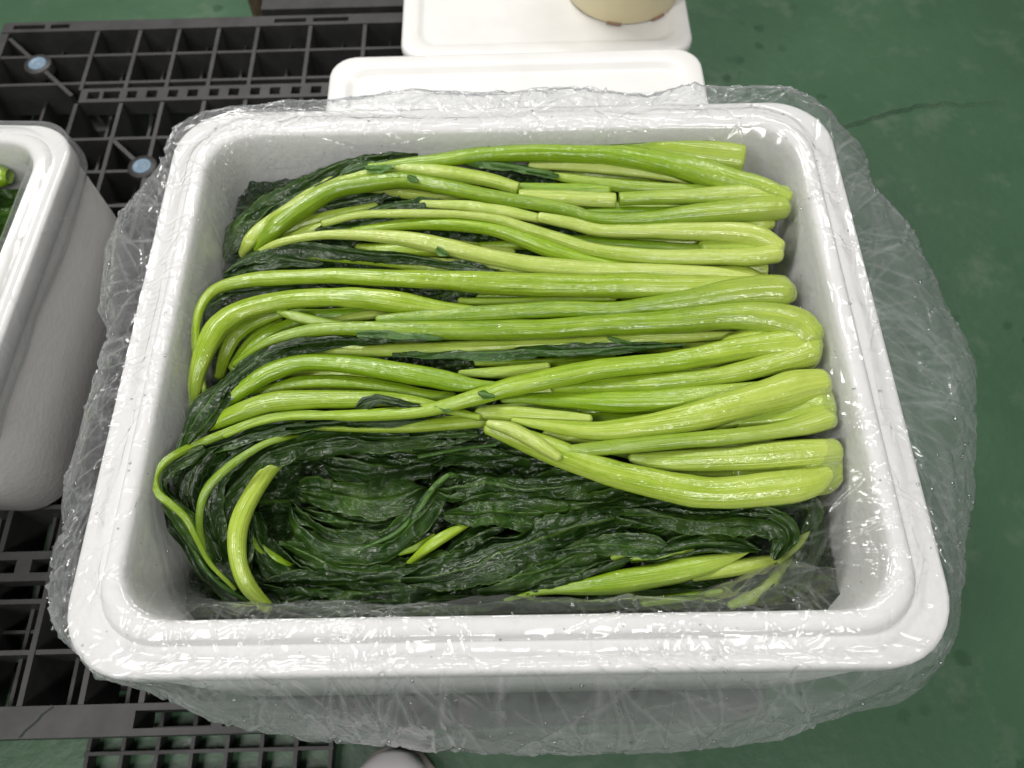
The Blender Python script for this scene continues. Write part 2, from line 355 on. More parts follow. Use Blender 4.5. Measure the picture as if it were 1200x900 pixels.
# split in the front rail and the warped rib beside it
sp = np.array([(.050, .001), (.054, .007), (.062, .014), (.066, .020), (.074, .026)]); n = len(sp)
V = np.vstack([np.c_[sp[:, 0]-.0008, sp[:, 1], np.full(n, .1508)], np.c_[sp[:, 0]+.0012, sp[:, 1], np.full(n, .1508)]])
V[:, 0] += .21
meshobj('rail_split', V, np.array([(i, i+n, i+n+1, i+1) for i in range(n-1)]), M['crack'], pal)
pal2 = pallet('pallet', 'dark grey plastic pallet at the far edge behind the first pallet', -.345, 1.50, .36, .53)
tag(pal2, 'dark grey pallet barely in view at the far edge, behind the pegged pallet', 'pallet', 'moulded pallets')
# a weathered wooden post end leaning by that pallet
pb = at(300, 12, .10); bm = []
a = np.arange(16)*2*np.pi/16
post = loft('wooden_post', [np.c_[.017*q*np.cos(a)*(1+.1*vn(np.c_[a*1.0, a*0+z*30, a*0], 5)), .017*q*np.sin(a), np.full(16, z)] for q, z in ((.2, 0), (1, .001), (1.05, .05), (1, .12), (.95, .19), (.8, .195))], M['wood'], None, True, True)
post.location = (pb[0]+.0, pb[1]+.03, 0); tag(post, 'brown weathered wooden post end standing by the far pallet', 'post')

# ------------------------------------------------------------------ foam boxes
def foam_box(name, label, loc, rz, hx, hy, height, zb, m, r=.036, ridge=.016, ledge=.020, step=.006, wall_in=.010):
    """loc = centre on the ground plane; hx, hy inner half size at the rim; zb bottom height"""
    b = empty(name, (loc[0], loc[1], zb), rz); tag(b, label, 'foam box', 'white foam boxes'); n = 240
    H = height
    def rg(off, z, rr): p, _ = ring(hx+off, hy+off, max(rr+off*.35, .006), n); return np.c_[p, np.full(n, z)]
    lo = -wall_in
    full = ridge+ledge
    loft('wall', [rg(full-.010, 0.0, r), rg(full-.006, .003, r), rg(full-.0045, H*.5, r), rg(full-.003, H-step-.024, r), rg(full-.003, H-step-.0235, r)], m, b, cap0=True)
    loft('ledge', [rg(full-.006, H-step-.0242, r), rg(full-.002, H-step-.0235, r), rg(full, H-step-.021, r), rg(full, H-step-.003, r), rg(full-.0007, H-step-.001, r), rg(full-.003, H-step, r), rg(ridge-.002, H-step+.0005, r)], m, b)
    loft('rim', [rg(ridge+.001, H-step-.001, r), rg(ridge-.0002, H-step+.0012, r), rg(ridge-.0018, H-.0022, r), rg(ridge-.0035, H-.0008, r), rg(ridge-.006, H, r), rg(.006, H, r), rg(.0032, H-.0010, r), rg(.0012, H-.004, r), rg(.0, H-.012, r), rg(-.001, H-.03, r)], m, b)
    loft('inner_wall', [rg(-.001, H-.03, r), rg(lo*.4, H*.6, r), rg(lo, .05, r), rg(lo-.008, .034, r), rg(lo-.02, .030, r)], m, b, cap1=True)
    return b
BX, BY, BYAW, HX, HY, RIM = -.0076, .2834, R(-.573), .2492, .2009, .400
# centre was fitted in the turned frame
_c, _s = math.cos(BYAW), math.sin(BYAW); BC = np.array([BX*_c-BY*_s, BX*_s+BY*_c])
def to_local(p):
    q = np.asarray(p)[..., :2]-BC; return np.stack([q[..., 0]*_c+q[..., 1]*_s, -q[..., 0]*_s+q[..., 1]*_c], -1)
def to_world(q):
    q = np.asarray(q); return np.stack([q[..., 0]*_c-q[..., 1]*_s+BC[0], q[..., 0]*_s+q[..., 1]*_c+BC[1]], -1)
foam_box('foam_box', 'large white foam box full of long green stalks, lined with clear bag', BC, BYAW, HX, HY, RIM-.1512, .1512, M['foam'])
LYAW = R(-3.2); LC = np.array([-.418, .586]); lhx, lhy = .215, .147
lc = LC-np.array([math.cos(LYAW)*(lhx+.037)-math.sin(LYAW)*(lhy+.037), math.sin(LYAW)*(lhx+.037)+math.cos(LYAW)*(lhy+.037)])
foam_box('foam_box', 'smaller white foam box cut off at the left edge, on the lattice pallet', lc, LYAW, lhx, lhy, .180, .1512, M['foam2'], ledge=.014, step=.005)

# ------------------------------------------------------------------ lidded tubs behind the box
def tub(label, x0, x1, y0, y1, ztop, zb):
    cx, cy, hx, hy = (x0+x1)/2, (y0+y1)/2, (x1-x0)/2, (y1-y0)/2
    t = empty('lidded_tub', (cx, cy, zb)); tag(t, label, 'tub', 'white lidded tubs'); n = 160; H = ztop-zb
    def rg(off, z, r=.028): p, _ = ring(hx+off, hy+off, max(r+off*.3, .006), n); return np.c_[p, np.full(n, z)]
    loft('body', [rg(-.03, 0), rg(-.026, .004), rg(-.012, H-.022), rg(-.009, H-.0165)], M['tub'], t, cap0=True)
    loft('lid', [rg(-.008, H-.016), rg(-.001, H-.0155), rg(0, H-.014), rg(0, H-.004), rg(-.0015, H-.001), rg(-.004, H), rg(-.018, H), rg(-.0215, H-.0012), rg(-.0245, H-.0042), rg(-.028, H-.005), rg(-.032, H-.0052)], M['lid'], t, cap1=True)
    return t
tub('white lidded tub right behind the big foam box, under the bag edge', -.188, .214, .558, .692, .305, .1512)
a0 = at(468, 62, .245)
tub('white lidded tub with a round cream container standing on its lid', -.124, .230, .755, .985, .245, .1512)
cc = at(735, 31, .2405); r0 = .073; n = 96; a = np.arange(n)*2*np.pi/n
ct = empty('round_container', (cc[0], cc[1]+r0, .2402)); tag(ct, 'round cream plastic container standing on the farther white lid', 'container')
loft('body', [np.c_[q*np.cos(a), q*np.sin(a), np.full(n, z)] for q, z in ((.060, .0), (r0-.004, .0006), (r0, .005), (r0+.003, .05), (r0+.006, .12), (r0+.0075, .123), (r0+.0075, .128), (r0+.003, .130), (r0+.001, .11), (r0-.004, .01), (.02, .006))], M['cream'], ct, True, True)
for an in (-103, -58):
    V = []; 
    for t in np.linspace(-7, 7, 8):
        for q, z in ((r0-.001, .0012), (r0+.0008, .0012), (r0+.0012, .0046), (r0-.001, .0046)):
            V.append((q*math.cos(R(an+t)), q*math.sin(R(an+t)), z))
    F = [(i*4+j, i*4+(j+1) % 4, (i+1)*4+(j+1) % 4, (i+1)*4+j) for i in range(7) for j in range(4)]+[(3, 2, 1, 0), (28, 29, 30, 31)]
    meshobj('base_notch', V, F, M['mark'], ct, smooth=False)

# ------------------------------------------------------------------ boot tip under the bag
bt = empty('rubber_boot', (-.130, .012, 0)); tag(bt, 'white rubber boot toe peeking from under the bag hem', 'boot')
def sec(y, w, h, z0, n=28, p=2.6):
    a = np.arange(n)*2*np.pi/n; ca, sa = np.cos(a), np.sin(a)
    return np.c_[w*np.sign(ca)*np.abs(ca)**(2/p), np.full(n, y), z0+h*.5*(1+np.sign(sa)*np.abs(sa)**(2/p))]
loft('upper', [sec(-.002, .006, .01, .030), sec(-.006, .020, .024, .022), sec(-.018, .033, .038, .016), sec(-.04, .041, .050, .0155), sec(-.08, .046, .064, .0155), sec(-.13, .044, .085, .0155), sec(-.17, .040, .11, .0155), sec(-.22, .039, .13, .0155), sec(-.26, .034, .12, .0155), sec(-.275, .02, .10, .02)][::-1], M['boot'], bt, True, True)
loft('sole', [sec(.002, .010, .014, .001), sec(-.004, .026, .016, .0005), sec(-.02, .040, .017, .0005), sec(-.06, .0475, .017, .0005), sec(-.12, .045, .017, .0005), sec(-.2, .040, .02, .0005), sec(-.27, .035, .02, .0005), sec(-.282, .02, .018, .001)][::-1], M['sole'], bt, True, True)
loft('shaft', [np.c_[q*np.cos(a), -.215+q*1.1*np.sin(a), np.full(n, z)] for q, z in ((.042, .10), (.047, .16), (.053, .24), (.056, .30), (.0565, .305), (.053, .305), (.050, .2))], M['boot'], bt)

# ------------------------------------------------------------------ greens in the big box
LIMX, LIMY = HX-.007, HY-.007
def clampbox(V):
    q = to_local(V)
    q[:, 0] = np.clip(q[:, 0], -LIMX, LIMX); q[:, 1] = np.clip(q[:, 1], -LIMY, LIMY); w = to_world(q)
    return np.c_[w, V[:, 2]]
PLANTS = {}
def plant(key, label):
    p = empty('leafy_green_plant'); tag(p, label, 'leafy greens', 'long stalked greens packed in the big box'); PLANTS[key] = p; return p
_id = [0]
def stem(pl, pts, z=.372, m='stalk', cut=False, flat=.84, name='stem', dz=None, clamp=True, cutb=False):
    """pts (x, y, width[, z]) in photograph pixels at height z, from the root end to the tip"""
    _id[0] += 1; sd = _id[0]
    P = []
    for k, q in enumerate(pts):
        zz = q[3] if len(q) > 3 else z+(dz[k] if dz else 0)
        p = at(q[0], q[1], zz); P.append([*p, q[2]*pxsize(p)])
    n0 = max(24, int(sum(np.linalg.norm(np.subtract(P[i+1][:3], P[i][:3])) for i in range(len(P)-1))/.0038)); nr = 22
    C, L = cr(P, n0); W = np.maximum(C[:, 3], .0008)*.5*1.13; C = C[:, :3]
    s = np.linspace(0, L, n0)
    W = W*(1+.05*vn(np.c_[s*28, s*0, s*0], sd)+.03*vn(np.c_[s*70, s*0, s*0+9], sd))
    C = C+np.c_[vn(np.c_[s*16, s*0, s*0], sd+50)*.0010, vn(np.c_[s*16, s*0, s*0], sd+60)*.0012, vn(np.c_[s*12, s*0, s*0], sd+70)*.0014]
    T = np.gradient(C, axis=0); T /= np.linalg.norm(T, axis=1)[:, None]
    B = np.cross(np.tile([0, 0, 1.], (n0, 1)), T); B /= np.linalg.norm(B, axis=1)[:, None]+1e-9; N = np.cross(T, B)
    tw = .5*vn(np.c_[s*5, s*0, s*0], sd+80)
    th = np.arange(nr)*2*np.pi/nr; rows = []; uvs = []
    kr = 5+sd % 3; ph = rng.random()*6
    def put(c, t_, b, n_, w, sv, tw_):
        rr = 1+.026*np.cos(kr*2*th+ph)+.030*np.cos(kr*th+ph*2)+.03*vn(np.c_[np.cos(th)*1.5, np.sin(th)*1.5, th*0+sv*22], sd+90)
        x = w*np.cos(th)*rr; y = w*flat*np.sin(th)*rr
        # shallow channel on the inner face
        y = y-w*.10*np.exp(-((np.sin(th)-1)/.12)**2)*(.3+.7*(sd % 3 == 0))
        ct_, st_ = math.cos(tw_), math.sin(tw_)
        x, y = x*ct_-y*st_, x*st_+y*ct_
        rows.append(c+np.outer(x, b)+np.outer(y, n_)); uvs.append(np.c_[np.full(nr, sv), np.arange(nr)/nr])
    cb = (.22 if cutb else .75)*W[0]
    for f in (1.0, .86, .6, .3): put(C[0]-T[0]*cb*f, T[0], B[0], N[0], W[0]*(math.sqrt(max(0, 1-f*f))*.98+.02), -cb*f*.3, tw[0])
    for k in range(n0): put(C[k], T[k], B[k], N[k], W[k], s[k], tw[k])
    cb = (.06 if cut else .9)*W[-1]
    for f in (.3, .6, .86, 1.0): put(C[-1]+T[-1]*cb*f, T[-1], B[-1], N[-1], W[-1]*(math.sqrt(max(0, 1-f*f))*.98+.02), L, tw[-1])
    V = np.vstack(rows)
    if clamp: V = clampbox(V)
    nrw = len(rows); F = grid_faces(nrw, nr, wrap_v=True)[:, ::-1].tolist(); F.append(list(range(nr))); F.append(list(range((nrw-1)*nr, nrw*nr))[::-1])
    uv = np.vstack(uvs)
    root = pts[0][0] > pts[-1][0]                  # roots lie at the right
    if pts[0][0] < 860: uv[:, 0] += .12
    uv[:, 0] += 0; uv[:, 1] += sd*3.7
    return meshobj(name, V, F, M[m], PLANTS[pl], uv=uv)
def leafo(pl, pts, z=.345, m='leaf', amp=.0035, curl=0.0, droop=.38, seed=None, name='leaf', rough=1.0, lim=True, res=.0014):
    _id[0] += 1; sd = _id[0] if seed is None else seed
    P = []
    for q in pts:
        zz = q[3] if len(q) > 3 else z
        p = at(q[0], q[1], zz); P.append([*p, q[2]*pxsize(p)])
    ln = sum(np.linalg.norm(np.subtract(P[i+1][:3], P[i][:3])) for i in range(len(P)-1)); n0 = max(20, int(ln/res))
    C, L = cr(P, n0); W = np.maximum(C[:, 3], .002)*.5; C = C[:, :3]; s = np.linspace(0, L, n0); t = s/L
    nv = int(np.clip(W.max()*2/res, 10, 44)); v = np.linspace(-1, 1, nv)
    T = np.gradient(C, axis=0); T /= np.linalg.norm(T, axis=1)[:, None]
    B = np.cross(np.tile([0, 0, 1.], (n0, 1)), T); B /= np.linalg.norm(B, axis=1)[:, None]+1e-9
    env = np.clip(np.minimum(t/.10, (1-t)/.14), 0, 1)**.6*.85+.15
    S, Vv = np.meshgrid(s, v, indexing='ij')
    edge = 1+.22*vn(np.dstack([S*45, np.sign(Vv)*7, S*0]), sd)+.14*ridged(np.dstack([S*110, np.sign(Vv)*7, S*0]), sd+3, 2)
    lat = Vv*(W*env)[:, None]*edge
    lat = lat+.0022*vn(np.dstack([S*40, Vv*3, S*0]), sd+9)
    # lengthwise folds, cross crinkles, blisters
    q1 = np.dstack([S*13, Vv*1.7+.8*vn(np.dstack([S*14, Vv*.8, S*0]), sd+4), S*0]); wp = .5*vn(np.dstack([S*50, lat*60, S*0]), sd+5)
    q2 = np.dstack([S*60+wp, lat*95+wp, S*0+3]); q3 = np.dstack([S*230, lat*260, S*0+6])
    h = amp*(1.75*ridged(q1, sd+11, 1)+.50*ridged(q2, sd+12, 2)+.08*rough*vn(q3, sd+13))
    h = h-droop*(W[:, None]*Vv**2)+curl*(W[:, None])*np.abs(Vv)**1.6
    h = h+.0016*np.exp(-(Vv/.13)**2)+.0012*np.exp(-((np.abs(Vv)-.96)/.05)**2)
    X = C[:, None, :]+lat[..., None]*B[:, None, :]; X[..., 2] += h
    Vx = X.reshape(-1, 3)
    if lim: Vx = clampbox(Vx)
    return meshobj(name, Vx, grid_faces(n0, nv)[:, ::-1], M[m], PLANTS[pl], uv=np.c_[S.ravel()+sd*.37, Vv.ravel()+sd])

plant('a', 'stalk with a blunt pale end in the far right corner, along the back wall')
plant('b', 'plant with three thick stalks and cut pale end, second from the back wall')
plant('c', 'plant with two thin pale stalks ending in a pointed root, third from the back')
plant('d', 'plant with long straight stalks curling down by the left wall, upper middle')
plant('e', 'plant with a smooth rounded end and one broad curved stalk, middle right')
plant('f', 'plant with the widest rounded root end, its stalk crossing diagonally over others')
plant('g', 'plant with a wrinkled folded root end near the right wall')
plant('h', 'frontmost plant with a fat pale stalk lying on the dark leaves')
plant('i', 'plant with bright glossy stalks bending down at the left, middle of the box')
plant('j', 'dark wilted plant with leaves folded against the left wall')
plant('k', 'dark plant with one light stalk arching down in the front left')
plant('l', 'dark crumpled leaves swirled in the front middle of the box')
plant('m', 'wilted dark leaves along the front right with pale stalk pieces')

# a heap of leaves under the visible layer
nx, ny = 330, 270
gx, gy = np.meshgrid(np.linspace(-LIMX, LIMX, nx), np.linspace(-LIMY, LIMY, ny), indexing='ij')
hz = np.interp(gy+.10*(gx/LIMX-.1)*.2, [-.20, -.12, -.08, -.03, .05, .2], [.322, .320, .325, .347, .353, .360])
hz = hz-.012*np.clip((-gx-.16)/.08, 0, 1)
hz = hz-.05*np.clip((gx-.205)/.025, 0, 1)*np.clip((gy+.12)/.03, 0, 1)
q = np.dstack([gx*30, gy*75, gx*0]); hz = hz+.006*ridged(q, 3, 3)+.0015*vn(np.dstack([gx*200, gy*260, gx*0]), 8)
Wd = to_world(np.stack([gx, gy], -1))
o = meshobj('packed_leaves', np.c_[Wd.reshape(-1, 2), hz.ravel()], grid_faces(nx, ny), M['leaf'], uv=np.c_[gx.ravel(), gy.ravel()*30])
tag(o, 'dark packed leaves glimpsed in the gaps beneath the stalks', 'leaves', kind='stuff')

# -- back rows
stem('a', [(868, 188, 33), (840, 184, 34), (800, 178, 30), (760, 174, 24), (715, 173, 20), (660, 175, 14)], z=.382, cutb=True)
stem('b', [(922, 231, 14), (890, 219, 22), (855, 211, 25), (812, 199, 27), (775, 190, 26), (725, 182, 24), (670, 180, 22), (620, 179, 22), (570, 181, 20), (520, 186, 17), (480, 189, 13), (435, 194, 10)], z=.386, m='vivid')
stem('b', [(918, 230, 22), (890, 227, 22), (860, 227, 21), (800, 230, 17), (760, 232, 16), (727, 233, 16)], z=.384, cut=True, m='wet')
stem('b', [(915, 245, 26), (880, 247, 30), (820, 252, 24), (760, 256, 18), (700, 256, 15), (670, 248, 16), (620, 237, 17), (570, 227, 17), (520, 217, 18), (470, 209, 19), (420, 214, 20), (385, 222, 21), (347, 247, 21), (322, 267, 19), (303, 287, 15, .368)], z=.382)
stem('b', [(902, 262, 14, .372), (890, 262, 22, .372), (860, 258, 18, .370)], z=.372)
stem('b', [(606, 218, 14), (570, 208, 16), (520, 200, 17), (480, 195, 15), (455, 195, 13), (400, 212, 14), (335, 247, 13), (310, 268, 11, .372), (287, 292, 9, .362)], z=.384, cutb=True, m='wet')
stem('b', [(722, 235, 16), (700, 234, 17), (650, 231, 16), (608, 229, 15)], z=.382, cut=True, cutb=True, m='wet')
stem('b', [(712, 223, 12), (660, 221, 13), (612, 219, 11)], z=.376, m='vivid')
stem('b', [(832, 214, 9), (790, 207, 12), (730, 200, 14), (680, 196, 12), (622, 194, 8)], z=.377, m='wet')
stem('b', [(842, 222, 12), (790, 222, 13), (740, 219, 13), (700, 213, 12), (650, 205, 8)], z=.378, m='wet')
stem('b', [(802, 246, 9), (745, 248, 9), (690, 249, 6)], z=.377, m='vivid')
leafo('b', [(655, 206, 8), (620, 199, 13), (580, 193, 16), (535, 189, 8)], z=.384, amp=.0015, m='leaf2')
leafo('a', [(262, 305, 26, .352), (270, 285, 34, .358), (290, 258, 38, .362), (325, 232, 36, .368), (375, 206, 30, .376), (430, 188, 22, .380), (490, 180, 12, .382)], amp=.003, droop=.6)
leafo('a', [(272, 300, 24, .352), (300, 262, 30, .362), (340, 236, 26, .370), (400, 207, 20, .377)], amp=.003)
stem('b', [(420, 198, 9), (370, 222, 12), (330, 248, 13), (305, 268, 14), (290, 285, 13), (283, 298, 10, .362)], z=.374, m='wet')
leafo('b', [(455, 190, 12), (425, 196, 16), (400, 205, 10)], z=.3865, amp=.0008, m='leaf2')
# -- third
stem('c', [(911, 288, 16), (890, 278, 23), (860, 272, 22), (800, 270, 18), (740, 271, 15), (700, 270, 14), (670, 263, 13), (634, 256, 11)], z=.384, m='wet')
stem('c', [(634, 256, 10), (600, 249, 13), (570, 244, 13), (545, 240, 12), (495, 238, 9)], z=.380, m='wet')
stem('c', [(909, 296, 22), (880, 300, 20), (850, 301, 18), (775, 301, 16), (700, 293, 14), (657, 280, 13), (620, 269, 12), (582, 257, 10), (532, 251, 9), (470, 250, 10), (420, 252, 9), (380, 262, 8)], z=.384, m='wet')
stem('c', [(900, 288, 16), (860, 286, 14), (820, 290, 11), (760, 287, 11), (700, 283, 10), (640, 275, 8)], z=.374, m='vivid')
stem('c', [(897, 314, 20), (860, 314, 16), (820, 312, 12)], z=.362, cutb=True)
leafo('c', [(545, 241, 12), (500, 240, 18), (450, 247, 24), (405, 262, 22), (370, 272, 12)], z=.378, amp=.0022)
stem('c', [(440, 240, 8), (400, 250, 11), (360, 262, 13), (330, 274, 13), (310, 287, 10)], z=.368, m='wet')
leafo('c', [(500, 222, 12), (450, 228, 20), (400, 240, 26), (350, 255, 20)], z=.364, amp=.002)
stem('c', [(410, 262, 8), (370, 268, 11), (335, 280, 11)], z=.370, m='wet')
# -- fourth
stem('d', [(888, 328, 10), (840, 320, 14), (780, 317, 15), (700, 315, 16), (670, 313, 17), (620, 309, 17), (570, 300, 17), (520, 288, 18), (470, 279, 16), (420, 275, 12), (370, 277, 9), (322, 286, 8), (290, 303, 6, .366)], z=.382, m='wet')
stem('d', [(800, 313, 9), (740, 311, 13), (695, 304, 16), (650, 293, 20), (620, 282, 21), (582, 269, 19), (532, 262, 18), (482, 261, 14), (430, 267, 10), (400, 272, 7)], z=.378, m='vivid')
stem('d', [(888, 333, 16), (850, 334, 20), (800, 335, 23), (720, 335, 25), (620, 335, 24), (520, 331, 21), (420, 325, 18), (385, 323, 18), (335, 324, 18), (297, 327, 17), (262, 335, 15, .386), (244, 346, 13, .388), (233, 365, 11, .389), (229, 392, 9, .387), (232, 425, 8, .381), (240, 460, 6, .37)], z=.382)
stem('d', [(640, 322, 8), (560, 320, 11), (500, 312, 13), (450, 306, 12), (400, 304, 10), (355, 302, 6)], z=.369)
stem('d', [(620, 318, 10), (560, 310, 10), (500, 305, 9)], z=.372, m='wet')
stem('d', [(600, 296, 12), (560, 290, 12), (520, 284, 9), (450, 277, 8)], z=.364, m='wet')
leafo('d', [(585, 318, 7), (530, 311, 13), (480, 302, 16), (420, 297, 20), (350, 289, 22), (300, 300, 20), (262, 322, 14, .374)], z=.378, amp=.0016)
leafo('d', [(380, 309, 14), (330, 306, 20), (285, 313, 16), (262, 326, 10)], z=.375, amp=.002)
leafo('d', [(400, 340, 8), (330, 341, 14), (275, 348, 22), (240, 365, 28), (228, 395, 24, .366), (222, 430, 18, .355)], z=.370, amp=.0025)
leafo('d', [(440, 353, 8), (360, 338, 10), (300, 340, 12), (255, 352, 16), (240, 385, 24, .362), (225, 440, 20, .35)], z=.366, amp=.0025)
# -- fifth
stem('e', [(914, 342, 33), (890, 342, 35), (850, 345, 31), (800, 352, 24), (750, 357, 18), (720, 361, 17), (645, 363, 17), (570, 367, 17), (495, 371, 14), (445, 374, 8)], z=.385)
stem('e', [(560, 363, 8), (520, 361, 15), (470, 355, 22), (420, 350, 22), (385, 349, 20), (335, 351, 22), (287, 361, 24), (258, 380, 26), (244, 403, 24), (234, 430, 20, .380), (228, 458, 15, .372), (226, 490, 10, .358)], z=.384)
stem('e', [(335, 365, 8), (305, 374, 13), (278, 391, 15), (265, 414, 13, .366), (258, 440, 10, .355)], z=.371)
stem('e', [(330, 380, 10), (305, 392, 13), (288, 410, 12), (275, 430, 10)], z=.361)
stem('e', [(368, 372, 10), (345, 379, 14), (320, 390, 16), (300, 404, 14), (280, 425, 10)], z=.368)
stem('e', [(400, 380, 12), (385, 378, 13), (350, 371, 13), (327, 365, 8)], z=.380, m='wet')
stem('e', [(500, 362, 8), (455, 367, 9), (420, 371, 10), (385, 378, 8)], z=.370, m='wet')
stem('e', [(720, 349, 10), (660, 350, 11), (600, 352, 9), (540, 352, 8)], z=.370, m='vivid')
# -- sixth: the wide crown
stem('f', [(948, 396, 38), (930, 382, 38), (875, 372, 30), (800, 376, 25), (700, 382, 21), (620, 387, 21), (520, 389, 20), (450, 388, 17), (385, 387, 14), (340, 394, 13), (305, 406, 9), (275, 428, 7, .372)], z=.384)
stem('f', [(946, 402, 42), (920, 404, 34), (875, 407, 25), (800, 420, 22), (725, 429, 22), (695, 433, 22), (645, 443, 22), (595, 456, 21), (570, 464, 19), (520, 477, 16), (482, 482, 15), (420, 486, 13), (385, 486, 10), (335, 488, 8), (297, 497, 7), (265, 510, 7)], z=.388, dz=[-.006, -.006, -.004, 0, 0, 0, 0, 0, 0, 0, 0, 0, -.002, -.003, -.004, -.004], m='vivid')
stem('f', [(944, 414, 36), (925, 421, 28), (850, 438, 22), (775, 447, 22), (700, 450, 19), (650, 452, 12)], z=.380)
stem('f', [(880, 392, 8), (775, 397, 13), (720, 399, 14), (640, 402, 14), (570, 406, 14), (470, 410, 14), (420, 411, 15), (360, 411, 12), (320, 422, 8)], z=.374, m='wet')
leafo('f', [(800, 405, 6), (740, 407, 12), (660, 411, 16), (580, 414, 16), (510, 414, 15), (460, 416, 9)], z=.377, amp=.0013, m='leaf2')
leafo('f', [(520, 396, 6), (480, 392, 16), (440, 389, 20), (418, 391, 12)], z=.3885, amp=.0008, m='leaf2')
leafo('f', [(500, 400, 6), (440, 400, 9), (390, 399, 14), (340, 408, 22), (298, 428, 28), (264, 455, 34), (236, 490, 36), (212, 530, 26)], z=.386, amp=.0028, droop=.4)
leafo('f', [(330, 404, 10), (300, 424, 14), (275, 450, 16), (255, 478, 14), (220, 520, 12)], z=.388, amp=.002)
stem('f', [(640, 430, 12), (595, 436, 14), (540, 438, 8)], z=.372, m='wet')
stem('f', [(720, 415, 8), (640, 423, 9), (560, 424, 8)], z=.364, m='vivid')
# -- bright middle stalks bending down at the left
stem('i', [(900, 452, 12), (825, 465, 23), (750, 472, 25), (700, 472, 24), (670, 470, 20), (620, 467, 12), (590, 468, 7)], z=.378, m='vivid')
stem('i', [(590, 452, 8), (555, 451, 15), (532, 447, 20), (495, 440, 22), (420, 430, 20), (360, 427, 18), (322, 437, 20), (297, 451, 19), (272, 468, 16, .380), (252, 484, 9, .374)], z=.384, m='vivid')
stem('i', [(530, 467, 10), (500, 465, 13), (470, 458, 14), (420, 450, 16), (360, 448, 16), (322, 455, 12), (300, 462, 7)], z=.374)
stem('i', [(560, 487, 8), (500, 474, 12), (460, 469, 16), (422, 468, 19), (372, 467, 20), (322, 471, 22), (285, 483, 21), (255, 496, 16, .380), (233, 506, 6, .376)], z=.384)
stem('i', [(640, 488, 12), (560, 496, 15), (495, 500, 15), (420, 501, 11), (350, 500, 8)], z=.370)
stem('i', [(690, 491, 12), (640, 487, 16), (590, 484, 18), (562, 483, 12)], z=.380, m='wet')
leafo('i', [(505, 482, 4, .386), (470, 476, 12, .389), (445, 470, 18, .391), (426, 474, 18, .390), (416, 480, 5, .386)], amp=.0028, res=.0009)
leafo('i', [(500, 490, 6), (430, 494, 12), (360, 497, 16), (300, 507, 20), (255, 522, 22), (215, 540, 16)], z=.378, amp=.0025)
# -- folded crown by the right wall
stem('g', [(962, 450, 30), (935, 455, 36), (900, 466, 34), (825, 486, 30), (750, 500, 24), (700, 507, 21), (650, 502, 15), (603, 495, 7)], z=.384)
stem('g', [(968, 488, 24), (940, 497, 22), (900, 505, 18), (800, 517, 18), (700, 528, 17), (670, 530, 13), (656, 531, 9)], z=.385, m='wet')
stem('g', [(968, 452, 20), (971, 470, 18), (968, 490, 18)], z=.377)
stem('g', [(950, 470, 26), (900, 485, 18), (840, 500, 12)], z=.374, m='vivid')
# -- frontmost
stem('h', [(974, 532, 30), (925, 535, 33), (850, 540, 26), (775, 541, 20), (755, 540, 16), (742, 537, 10)], z=.376, m='wet')
stem('h', [(970, 555, 16), (948, 566, 30), (900, 573, 37), (825, 577, 34), (750, 563, 31), (700, 550, 28), (650, 531, 27), (605, 512, 22), (572, 502, 13)], z=.381)
stem('h', [(655, 537, 10), (630, 521, 15), (600, 506, 16), (572, 499, 9)], z=.389, m='wet')
stem('h', [(980, 550, 14, .366), (972, 546, 20, .366), (950, 550, 14, .364)], z=.366)
stem('h', [(760, 545, 8), (735, 532, 10), (700, 527, 8)], z=.364)
stem('h', [(700, 515, 12), (665, 512, 12), (640, 508, 8)], z=.372)
for pl_, a_, z_ in (('b', [(926, 238, 16), (905, 240, 46), (875, 240, 44), (840, 238, 30)], .373), ('c', [(912, 291, 18), (895, 290, 38), (865, 288, 34), (830, 288, 22)], .374), ('d', [(892, 331, 16), (870, 327, 26), (830, 326, 24)], .372),
                    ('e', [(922, 342, 26), (900, 342, 34), (870, 345, 26)], .378), ('f', [(962, 402, 40), (942, 402, 64), (905, 404, 54), (860, 408, 36)], .376), ('g', [(976, 468, 42), (955, 474, 60), (915, 482, 46), (870, 490, 26)], .374), ('h', [(982, 546, 40), (960, 551, 58), (920, 555, 46), (870, 556, 26)], .368)):
    stem(pl_, a_, z=z_, flat=.62, name='root_crown')
for k_, (pl_, y_, xa_, xb_) in enumerate((('b', 206, 850, 640), ('b', 241, 860, 560), ('c', 262, 860, 700), ('c', 284, 860, 560), ('d', 309, 840, 600), ('d', 325, 860, 560), ('e', 349, 850, 560), ('e', 366, 860, 600), ('f', 393, 900, 540), ('f', 403, 860, 480), ('f', 430, 860, 600), ('i', 458, 900, 560), ('i', 482, 880, 560), ('g', 494, 900, 640), ('g', 514, 900, 700), ('h', 527, 900, 700), ('h', 552, 900, 740), ('i', 460, 480, 300), ('i', 440, 470, 330), ('e', 366, 500, 340), ('b', 224, 560, 400), ('c', 258, 600, 420), ('d', 292, 560, 420))):
    j_ = rng.normal(size=4)*2.5
    stem(pl_, [(xa_, y_+j_[0], 15), (xa_*.7+xb_*.3, y_+j_[1], 17), (xa_*.3+xb_*.7, y_+j_[2], 15), (xb_, y_+j_[3], 7)], z=.364, m=('stalk', 'vivid', 'wet')[k_ % 3])
